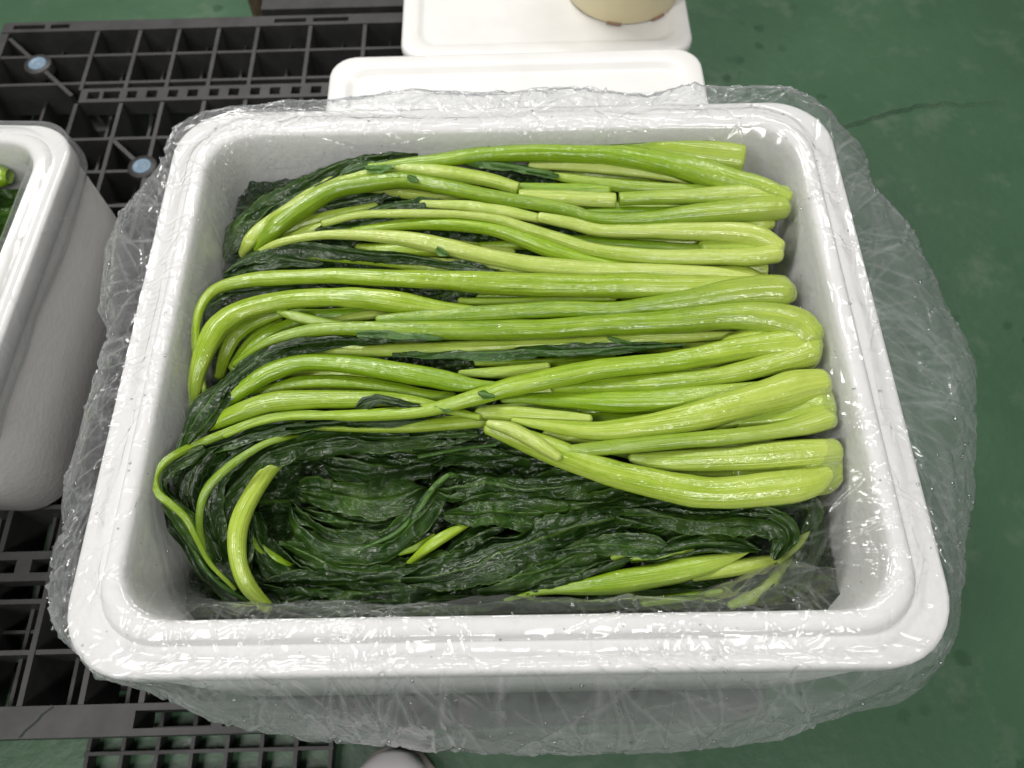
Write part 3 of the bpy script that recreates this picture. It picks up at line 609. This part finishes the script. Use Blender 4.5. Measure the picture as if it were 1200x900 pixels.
# scraps of leaf stuck to the stalks
for pl_, a_, b_, w_, z_ in (('b', (478, 206), (490, 213), 8, .3900), ('b', (428, 196), (462, 196), 10, .3905), ('d', (512, 290), (526, 299), 9, .3890), ('f', (560, 461), (580, 466), 12, .3965),
                        ('f', (510, 476), (528, 483), 10, .3935), ('f', (712, 396), (740, 402), 10, .3805)):
    leafo(pl_, [(a_[0], a_[1], 3), ((a_[0]*2+b_[0])/3, (a_[1]*2+b_[1])/3, w_), ((a_[0]+b_[0]*2)/3, (a_[1]+b_[1]*2)/3, w_*.8), (b_[0], b_[1], 2)], z=z_-.0008, amp=.0002, m='leaf3', droop=.7, name='leaf_scrap', res=.0008)
# -- dark leaves, front left
stem('j', [(420, 490, 5), (360, 486, 7), (310, 492, 7), (272, 506, 9), (235, 520, 9), (207, 533, 9, .392), (191, 545, 8.5, .395), (182, 560, 8, .396), (185, 577, 8, .395), (200, 590, 8, .392), (217, 606, 7, .387), (230, 630, 6, .378), (246, 660, 5, .362), (275, 690, 4, .345)], z=.382, m='stalk')
leafo('j', [(360, 500, 10), (300, 510, 20), (250, 528, 26), (215, 545, 26), (192, 562, 20, .366), (188, 585, 14, .352)], z=.374, amp=.003)
leafo('j', [(186, 565, 14, .378), (200, 598, 24, .370), (218, 628, 30, .358), (245, 662, 34, .345), (285, 692, 34, .335), (330, 708, 24, .328)], amp=.003)
leafo('j', [(205, 560, 26, .36), (222, 600, 34, .355), (240, 640, 40, .345), (275, 680, 40, .333), (330, 700, 30, .326)], amp=.0035)
stem('j', [(215, 605, 4, .372), (226, 640, 4.5, .358), (250, 676, 4.5, .344), (290, 704, 4, .332)], z=.35, m='leaf2')
leafo('j', [(230, 535, 20, .370), (228, 565, 30, .362), (238, 600, 30, .352), (258, 640, 30, .343)], amp=.0035)
stem('j', [(215, 535, 8), (213, 560, 10), (218, 590, 8)], z=.367, m='vivid')
stem('j', [(352, 510, 2, .370), (335, 513, 6, .378), (310, 520, 8, .382), (274, 542, 9, .384), (247, 567, 9, .383), (236, 588, 8, .379), (233, 614, 7, .371), (240, 645, 4, .355)], z=.374)
leafo('j', [(480, 512, 10, .362), (400, 512, 22, .366), (340, 524, 28, .367), (295, 550, 30, .364), (262, 590, 32, .358), (250, 630, 26, .35)], amp=.003)
leafo('j', [(300, 540, 20, .352), (275, 580, 34, .348), (265, 630, 36, .342), (285, 675, 36, .334)], amp=.0035)
leafo('j', [(560, 510, 12), (480, 514, 22), (400, 522, 22), (345, 536, 16)], z=.356, amp=.0025)
leafo('j', [(240, 525, 24, .386), (208, 541, 24, .386), (193, 557, 20, .386), (191, 576, 18, .384), (206, 596, 20, .378), (224, 622, 24, .366), (250, 660, 26, .35)], amp=.002, droop=.5)
leafo('j', [(262, 525, 20, .378), (232, 548, 30, .376), (222, 580, 34, .370), (235, 620, 34, .358), (262, 660, 34, .345)], amp=.003, droop=.5)
leafo('j', [(300, 522, 16, .376), (262, 550, 24, .374), (248, 590, 26, .366), (256, 635, 26, .352)], amp=.003, droop=.5)
# light arching stalk
stem('k', [(378, 508, 2, .335), (352, 522, 8, .348), (338, 533, 12, .356), (318, 550, 16, .361), (293, 587, 19, .362), (280, 620, 19, .362), (280, 655, 17, .357), (291, 685, 16, .348), (312, 710, 13, .338)], z=.355, m='stalk')
stem('k', [(288, 628, 8, .338), (315, 650, 10, .336), (355, 670, 6, .322)], z=.338, m='vivid')
leafo('k', [(300, 600, 14, .340), (310, 640, 30, .336), (345, 672, 36, .332), (400, 690, 34, .330), (470, 700, 26, .328)], amp=.0035)
leafo('k', [(285, 660, 20, .332), (310, 694, 34, .328), (370, 702, 34, .326), (440, 706, 26, .324)], amp=.0035)
leafo('k', [(290, 610, 6, .357), (291, 640, 9, .356), (288, 664, 6, .351)], amp=.0015, res=.0009)
# swirl
leafo('l', [(340, 590, 20, .333), (352, 615, 36, .334), (390, 636, 40, .336), (440, 640, 38, .338), (485, 615, 30, .344), (512, 580, 24, .350), (530, 556, 16, .352)], amp=.0042)
stem('l', [(420, 645, 3, .345), (462, 625, 4, .348), (490, 596, 5, .352), (506, 572, 6, .355), (526, 556, 5, .356), (536, 560, 3, .350)], z=.35, m='leaf2')
leafo('l', [(380, 540, 30), (420, 546, 40), (470, 548, 40), (520, 540, 26)], z=.337, amp=.0042)
leafo('l', [(350, 570, 26), (400, 584, 36), (450, 588, 40), (500, 575, 30)], z=.332, amp=.0042)
leafo('l', [(345, 600, 20), (390, 612, 34), (440, 612, 34), (480, 598, 22)], z=.330, amp=.004)
leafo('l', [(420, 530, 20), (480, 528, 30), (560, 530, 30), (620, 545, 24)], z=.340, amp=.004)
leafo('l', [(540, 560, 14, .350), (522, 580, 18, .346), (510, 600, 14, .342)], amp=.0035)
leafo('l', [(330, 640, 24), (390, 664, 36), (460, 668, 38), (540, 660, 30)], z=.335, amp=.004)
leafo('l', [(300, 690, 24), (380, 684, 38), (470, 684, 44), (560, 678, 40), (620, 665, 24)], z=.336, amp=.004)
leafo('l', [(330, 712, 24), (420, 706, 34), (520, 706, 36), (600, 700, 24)], z=.332, amp=.004)
stem('l', [(548, 614, 6, .338), (510, 634, 12, .343), (478, 658, 6, .332)], z=.345, m='vivid')
stem('l', [(508, 628, 7), (488, 640, 8), (468, 648, 5)], z=.334, m='vivid')
stem('l', [(580, 521, 3), (540, 525, 4), (492, 534, 5)], z=.346, m='leaf2')
leafo('l', [(590, 620, 14), (550, 636, 24), (515, 660, 16)], z=.338, amp=.0035)
# front right
leafo('m', [(500, 575, 24), (560, 572, 38), (630, 574, 40), (700, 566, 34), (760, 575, 22)], z=.346, amp=.004)
leafo('m', [(520, 602, 26), (590, 600, 40), (670, 598, 40), (740, 590, 34), (800, 590, 24)], z=.348, amp=.004)
leafo('m', [(470, 682, 24), (540, 668, 40), (610, 645, 46), (680, 618, 50), (750, 602, 46), (830, 602, 40), (905, 606, 26)], z=.352, amp=.0042)
leafo('m', [(560, 694, 20), (630, 668, 40), (700, 644, 46), (770, 630, 46), (840, 622, 40), (895, 618, 30)], z=.347, amp=.0042)
leafo('m', [(700, 600, 14), (760, 605, 26), (830, 612, 32), (890, 612, 30), (918, 628, 28), (908, 655, 18)], z=.356, amp=.004)
leafo('m', [(880, 596, 16), (925, 590, 28), (948, 600, 30), (935, 628, 22)], z=.350, amp=.0035)
leafo('m', [(640, 700, 16), (720, 697, 28), (800, 695, 30), (880, 684, 26), (925, 660, 16)], z=.330, amp=.004)
leafo('m', [(640, 650, 10), (700, 640, 24), (760, 642, 22), (790, 645, 10)], z=.354, amp=.003, m='leaf')
leafo('m', [(560, 690, 12), (620, 684, 26), (680, 675, 22), (740, 655, 14)], z=.345, amp=.003)
leafo('m', [(760, 655, 10), (800, 640, 20), (850, 635, 20), (890, 645, 10)], z=.352, amp=.003)
leafo('m', [(840, 704, 16), (890, 690, 26), (925, 664, 28), (948, 628, 20)], z=.336, amp=.0035)
leafo('m', [(930, 700, 16), (940, 665, 26), (956, 625, 22), (965, 595, 14)], z=.330, amp=.0035)
stem('m', [(880, 645, 3), (850, 656, 14), (825, 663, 21), (775, 674, 26), (730, 681, 25), (690, 686, 18), (650, 691, 8), (620, 696, 6), (592, 704, 5)], z=.346, m='vivid')
stem('m', [(907, 655, 9), (880, 662, 16), (850, 669, 14), (815, 677, 8)], z=.343, m='stalk')
stem('m', [(948, 612, 10), (932, 635, 14), (912, 655, 10)], z=.344, m='stalk')
stem('m', [(926, 655, 8), (906, 680, 14), (886, 697, 14), (856, 708, 8)], z=.336, m='vivid')
stem('m', [(845, 693, 6), (800, 699, 10), (755, 704, 10)], z=.338, m='vivid')
stem('m', [(935, 670, 12), (930, 690, 12)], z=.325, m='wet')
stem('m', [(720, 655, 8), (770, 650, 12), (810, 645, 8)], z=.346, m='vivid')

# ------------------------------------------------------------------ clear bags
SIL = [(200, 150, .385), (245, 141, .39), (290, 135, .392), (335, 127, .394), (380, 118, .396), (420, 111, .398), (460, 107, .40), (540, 106, .40), (620, 106, .398), (720, 108, .398), (820, 106, .396), (870, 104, .392), (905, 104, .388), (945, 112, .382),
       (975, 140, .375), (1000, 168, .365), (1016, 190, .36), (1020, 215, .356), (1050, 245, .35), (1085, 300, .345), (1108, 345, .34), (1130, 395, .335), (1144, 450, .33), (1149, 505, .33), (1143, 560, .33), (1135, 600, .33), (1127, 645, .33), (1126, 700, .33),
       (1122, 735, .33), (1105, 770, .325), (1070, 815, .31), (1035, 828, .30), (1000, 840, .29), (960, 856, .28), (920, 868, .27), (860, 876, .26), (800, 881, .255), (720, 885, .25), (650, 886, .25), (570, 885, .25), (500, 883, .255), (440, 877, .26), (390, 871, .265), (330, 862, .275),
       (270, 850, .285), (200, 822, .305), (140, 795, .325), (95, 765, .34), (66, 737, .345), (68, 700, .35), (73, 640, .352), (78, 570, .355), (90, 510, .355), (108, 455, .355), (123, 395, .355), (113, 362, .357), (117, 325, .358), (120, 290, .358), (140, 255, .362), (163, 222, .366), (192, 195, .372), (196, 170, .38)]
def bag_mesh(hx, hy, r, rim, ns, ctr_world, loc_fn, contour, bulge, seed, nt_=150, ridge=.016, ledge=.020, step=.006, amp=1.0, ncre=4200, nfold=110):
    def rg(off, rr=r): return ring(hx+off, hy+off, max(rr+off*.35, .006), ns)
    base, nor = rg(ridge+ledge)
    if contour is not None:
        cl = np.array([[*to_local(at(x, y, z)), z] for x, y, z in contour])
        cl = cr(np.vstack([cl, cl[:1]]), 800)[0]
        an = np.arctan2(cl[:, 1]/hy, cl[:, 0]/hx); k = np.argsort(an); an = an[k]; cl = cl[k]
        an = np.r_[an-2*np.pi, an, an+2*np.pi]; cc = np.vstack([cl, cl, cl]); rad = np.hypot(cc[:, 0]/hx, cc[:, 1]/hy)
        ab = np.arctan2(base[:, 1]/hy, base[:, 0]/hx); rr_ = np.interp(ab, an, rad)
        hang = 1.0; con = np.c_[rr_*np.cos(ab)*hx, rr_*np.sin(ab)*hy]; cz = np.interp(ab, an, cc[:, 2])
    else:
        e = .004+.002*vn(np.c_[np.arange(ns)/ns*40, np.zeros(ns), np.zeros(ns)], seed); con = base+nor*np.abs(e)[:, None]; cz = np.full(ns, rim-step-.02); hang = .25
    z1 = np.ones(ns)
    bl = bulge(base)
    K = []; A = []
    def add(xy, z, a): K.append(np.c_[xy, z*z1]); A.append(a)
    p0 = rg(0)[0]; nn_ = nor
    add(p0-nn_*(.016+bl)[:, None], rim-.085, .0030)
    add(p0-nn_*(.011+bl*.75)[:, None], rim-.045, .0032)
    add(p0-nn_*(.006+bl*.3)[:, None], rim-.012, .0024)
    add(p0+nn_*(.001), rim+.0035, .0015)
    add(p0+nn_*(ridge*.5), rim+.0055, .0020)
    add(p0+nn_*(ridge), rim+.0035, .0020)
    add(p0+nn_*(ridge+ledge*.45), rim-step+.0050, .0010)
    add(base, rim-step+.0048, .0012)
    d = con-base
    add(base+d*.55, (rim-step)*.55+cz*.45+.008, .0032)
    add(con, cz, .0026)
    add(con-d*.10, cz-.03*hang, .0036)
    add(con-d*.25-nn_*.004, cz-.065*hang, .0045)
    add(con-d*.35-nn_*.008, cz-.10*hang-.02*hang*vn(np.c_[np.arange(ns)/ns*30, z1, z1], seed+2), .0075)
    K = np.stack(K, 1)                              # ns, rows, 3
    rows = K.shape[1]; par = np.r_[0, np.cumsum(np.linalg.norm(np.diff(K, axis=1), axis=2).mean(0))]
    q = np.linspace(0, par[-1], nt_); i = np.clip(np.searchsorted(par, q, side='right')-1, 0, rows-2); t = ((q-par[i])/(par[i+1]-par[i]))[None, :, None]
    E_ = np.concatenate([2*K[:, :1]-K[:, 1:2], K, 2*K[:, -1:]-K[:, -2:-1]], 1)
    a_, b_, c_, f_ = E_[:, i], E_[:, i+1], E_[:, i+2], E_[:, i+3]
    X = .5*(2*b_+(c_-a_)*t*.8+(2*a_-5*b_+4*c_-f_)*t*t*.8+(3*b_-a_-3*c_+f_)*t**3*.8)+.1*(2*b_*(1-t)+2*c_*t)-.0*b_ if False else (b_*(1-t)+c_*t)*.35+.65*(.5*(2*b_+(c_-a_)*t+(2*a_-5*b_+4*c_-f_)*t*t+(3*b_-a_-3*c_+f_)*t**3))
    am = np.interp(q, par, A)[None, :]*amp
    du = np.roll(X, -1, 0)-np.roll(X, 1, 0); dv = np.gradient(X, axis=1); Nn = np.cross(du, dv); Nn /= np.linalg.norm(Nn, axis=2)[..., None]+1e-9
    per = np.r_[0, np.cumsum(np.linalg.norm(np.diff(X[:, nt_//2], axis=0), axis=1))]; sy_ = per[:, None]+0*q[None]; tx = q[None]+0*sy_
    rs = np.random.default_rng(seed); disp = 0
    for fq, wgt in ((9, .9), (13, .8), (17, .6), (24, .45), (33, .3), (47, .18), (70, .10)):
        d_ = rs.normal(size=3); d_ /= np.linalg.norm(d_); u_ = (X@d_)*fq+rs.random()+.18*vn(X*12, seed+int(fq))
        tri = 4*np.abs(u_-np.floor(u_+.5))-1
        gate = np.clip(.5+1.6*vn(X*fq*.55, seed+20+int(fq)), 0, 1)
        disp = disp+wgt*tri*gate
    f3 = ridged(np.dstack([sy_*17, tx*3+vn(X*14, seed+8)*.5, tx*0]), seed+9, 1)
    disp = am*(.8*disp+.8*f3*(tx > par[5]))
    # sharp creases: short zigzag chains pressed into the sheet
    S0 = per[-1]; ds = S0/len(X); dt = q[1]-q[0]; cre = np.zeros(sy_.shape)
    for c in range(ncre):
        s0 = rs.random()*S0; t0 = par[1]+rs.random()**.9*(par[-1]-par[1]); an_ = rs.random()*6.283
        free = t0 > par[6]
        pc = np.array([[math.cos(s0*3.0)*3, math.sin(s0*3.0)*3+s0*4, t0*14]])
        if free and rs.random() < .62: continue
        if not free and vn(pc, seed+33)[0] < .05+.5*(rs.random()-.5): continue
        if rs.random() < .45: an_ = (np.pi/2 if rs.random() < .5 else -np.pi/2)+rs.normal()*.35    # across the rim
        wd = .0012+.0012*rs.random(); aa = (.0005+.0014*rs.random()**2)*(1 if rs.random() < .7 else -1)*(.9 if free else 1)*amp
        for seg in range(1+int(rs.integers(3))):
            ln_ = .010+.050*rs.random()**1.6+(.05*rs.random() if free else 0); s1 = s0+math.cos(an_)*ln_; t1 = t0+math.sin(an_)*ln_
            i0, i1 = int((min(s0, s1)-wd)/ds), int((max(s0, s1)+wd)/ds)+2; j0, j1 = max(0, int((min(t0, t1)-wd)/dt)), min(len(q), int((max(t0, t1)+wd)/dt)+2)
            if j1-j0 > 1:
                ii = np.arange(i0, i1); gs = (ii*ds)[:, None]; gt = q[None, j0:j1]
                l_ = (gs-s0)*math.cos(an_)+(gt-t0)*math.sin(an_); dd = np.abs(-(gs-s0)*math.sin(an_)+(gt-t0)*math.cos(an_))
                val = np.clip(1-dd/wd, 0, 1)*np.clip(1-(2*l_/ln_-1)**2, 0, 1)
                np.add.at(disp, (ii[:, None] % len(X), np.arange(j0, j1)[None, :]), aa*val)
                np.add.at(cre, (ii[:, None] % len(X), np.arange(j0, j1)[None, :]), val)
            s0, t0 = s1, t1; an_ += (1.9+.7*rs.normal())*(1 if rs.random() < .5 else -1)
    for c in range(nfold):
        s0 = rs.random()*S0; sl = rs.normal()*.55; wd = .0022+.0022*rs.random(); t0 = par[6]+rs.random()*.02; t1 = t0+.04+.10*rs.random(); aa = (.0012+.0016*rs.random())*(1 if rs.random() < .75 else -1)*amp
        i0, i1 = int((s0-.12)/ds), int((s0+.12)/ds); ii = np.arange(i0, i1); gs = (ii*ds)[:, None]; gt = q[None, :]
        dd = np.abs((gs-s0)-sl*(gt-t0)-.004*np.sin((gt-t0)*60+c)); val = np.clip(1-dd/wd, 0, 1)*np.clip((gt-t0)/.015, 0, 1)*np.clip((t1-gt)/.02, 0, 1)
        np.add.at(disp, (ii[:, None] % len(X), np.arange(len(q))[None, :]), aa*val); np.add.at(cre, (ii[:, None] % len(X), np.arange(len(q))[None, :]), 1.3*val)
    X = X+Nn*disp[..., None]
    ply = 0
    for k_ in range(7):
        d_ = rs.normal(size=3); d_ /= np.linalg.norm(d_); u_ = (X@d_)*(5+3*k_)+rs.random()*9+.25*vn(X*6, seed+70+k_); ply = ply+((u_-np.floor(u_)) < .22)*np.clip(.4+2.5*vn(X*7+k_, seed+80), 0, 1)
    hzv = np.clip(.03*np.clip(ply, 0, 2)*np.interp(tx, [par[5], par[7]], [.3, 1])+.016+.02*fbm(X*14, seed+60, 3)+.10*np.clip(cre, 0, 1.5)+(.045+.13*np.clip((-X[..., 1]-HY-.02)/.05, 0, 1))*np.interp(tx, [par[5], par[8], par[-1]], [0, 1, 1.2])*(1+.5*fbm(X*9, seed+61, 2)), .01, .55)
    lowz = rim+.0016; on = (tx > par[3]-.004) & (tx < par[5]+.002)
    lw_ = rim-step+.0016; on2 = (tx >= par[5]) & (tx < par[7]+.002); X[..., 2] = np.where(on2, np.maximum(X[..., 2], lw_), X[..., 2])
    X[..., 2] = np.where(on, np.maximum(X[..., 2], lowz), X[..., 2])
    return X, Nn, hzv
def right_front(b):
    return .034*np.exp(-(((b[:, 0]-HX)/.10)**2+((b[:, 1]+HY*.75)/.10)**2))+.006*(1+vn(b[:, [0, 1, 1]]*14, 40))+.016*np.exp(-((b[:, 0]-HX)/.06)**2)
NS = 2300
X, NN, HZ = bag_mesh(HX, HY, .036, RIM, NS, BC, None, SIL, right_front, 100, 260)
nt_ = X.shape[1]; Xw = np.dstack([to_world(X[..., :2]), X[..., 2]])
bag = meshobj('plastic_bag', Xw.reshape(-1, 3), grid_faces(NS, nt_, wrap_u=True), M['film'])
bag.data.attributes.new('haze', 'FLOAT', 'POINT').data.foreach_set('value', HZ.astype(np.float32).ravel())
tag(bag, 'clear crinkled plastic bag lining the big foam box and draped over its rim', 'plastic bag', 'clear bags lining the boxes')
X2, _, HZ2 = bag_mesh(lhx, lhy, .030, .1512+.180, 800, lc, None, None, lambda b: .002+0*b[:, 0], 300, 110, ledge=.014, step=.005, amp=.22, ncre=300, nfold=20)
cl_, sl_ = math.cos(LYAW), math.sin(LYAW)
Xl = np.dstack([X2[..., 0]*cl_-X2[..., 1]*sl_+lc[0], X2[..., 0]*sl_+X2[..., 1]*cl_+lc[1], X2[..., 2]])
bag2 = meshobj('plastic_bag', Xl.reshape(-1, 3), grid_faces(800, 110, wrap_u=True), M['film'])
bag2.data.attributes.new('haze', 'FLOAT', 'POINT').data.foreach_set('value', HZ2.astype(np.float32).ravel())
tag(bag2, 'clear plastic bag lining the smaller foam box at the left edge', 'plastic bag', 'clear bags lining the boxes')

# water drops beaded on the big bag
ico = bmesh.new(); bmesh.ops.create_icosphere(ico, subdivisions=2, radius=1.0); iv = np.array([v.co[:] for v in ico.verts]); ifc = np.array([[v.index for v in f.verts] for f in ico.faces]); ico.free()
DV, DF = [], []
for k in range(1300):
    if k < 950: i = int(rng.integers(NS)); j = int(rng.integers(int(nt_*.50), int(nt_*.86)))
    else: i = int(rng.integers(NS)); j = int(rng.integers(int(nt_*.05), int(nt_*.5)))
    p = Xw[i, j]; nrm = NN[i, j].copy(); nrm[:2] = to_world(nrm[None, :2])[0]-BC
    if nrm[2] < 0: nrm = -nrm
    rr = .00045+.0012*rng.random()**3
    v = iv*np.array([rr, rr, rr*.75])*(1+.25*(rng.random(3)-.5)); DV.append(v+p+nrm*rr*.4); DF.append(ifc+len(iv)*k)
dr = meshobj('water_drops', np.vstack(DV), np.vstack(DF), M['drop']); tag(dr, 'tiny water drops beaded on the clear bag of the big box', 'water drops', kind='stuff')

# ------------------------------------------------------------------ greens in the left box
plant('n', 'pale green stalks seen in the cut off foam box at the left edge')
rr = np.random.default_rng(3)
for k in range(7):
    y = .335+.034*k
    P = [(-.74, y+.01*rr.normal()), (-.66, y+.01*rr.normal()), (-.58, y), (-.511+.010*rr.random(), y)]
    V = []; n0 = 40; C, L = cr([(p[0], p[1], .298+.006*rr.normal(), .02+.006*rr.random()) for p in P], n0); th = np.arange(18)*2*np.pi/18
    rows = []
    for q in range(n0):
        w = C[q, 3]*.5*min(1, (n0-q)/3.0)**.5; rows.append(np.c_[np.full(18, C[q, 0]), C[q, 1]+w*1.3*np.cos(th)*(1+.04*np.cos(7*th)), C[q, 2]+w*np.sin(th)])
    uvv = np.c_[np.repeat(np.linspace(.12, .4, n0), 18), np.tile(np.arange(18)/18, n0)+k*2]
    F = grid_faces(n0, 18, wrap_v=True)[:, ::-1].tolist(); F.append(list(range(18))); F.append(list(range((n0-1)*18, n0*18))[::-1])
    meshobj('stem', np.vstack(rows), F, M['stalk'], PLANTS['n'], uv=uvv)
nx, ny = 90, 90
gx, gy = np.meshgrid(np.linspace(-.205, .2, nx), np.linspace(-.13, .13, ny), indexing='ij'); hz = .280+.008*ridged(np.dstack([gx*30, gy*50, gx*0]), 5, 2)
o = meshobj('packed_leaves', np.c_[(gx*cl_-gy*sl_+lc[0]).ravel(), (gx*sl_+gy*cl_+lc[1]).ravel(), hz.ravel()], grid_faces(nx, ny), M['leaf2'], uv=np.c_[gx.ravel(), gy.ravel()*30])
tag(o, 'green leaves packed under the stalks in the left foam box', 'leaves', kind='stuff')
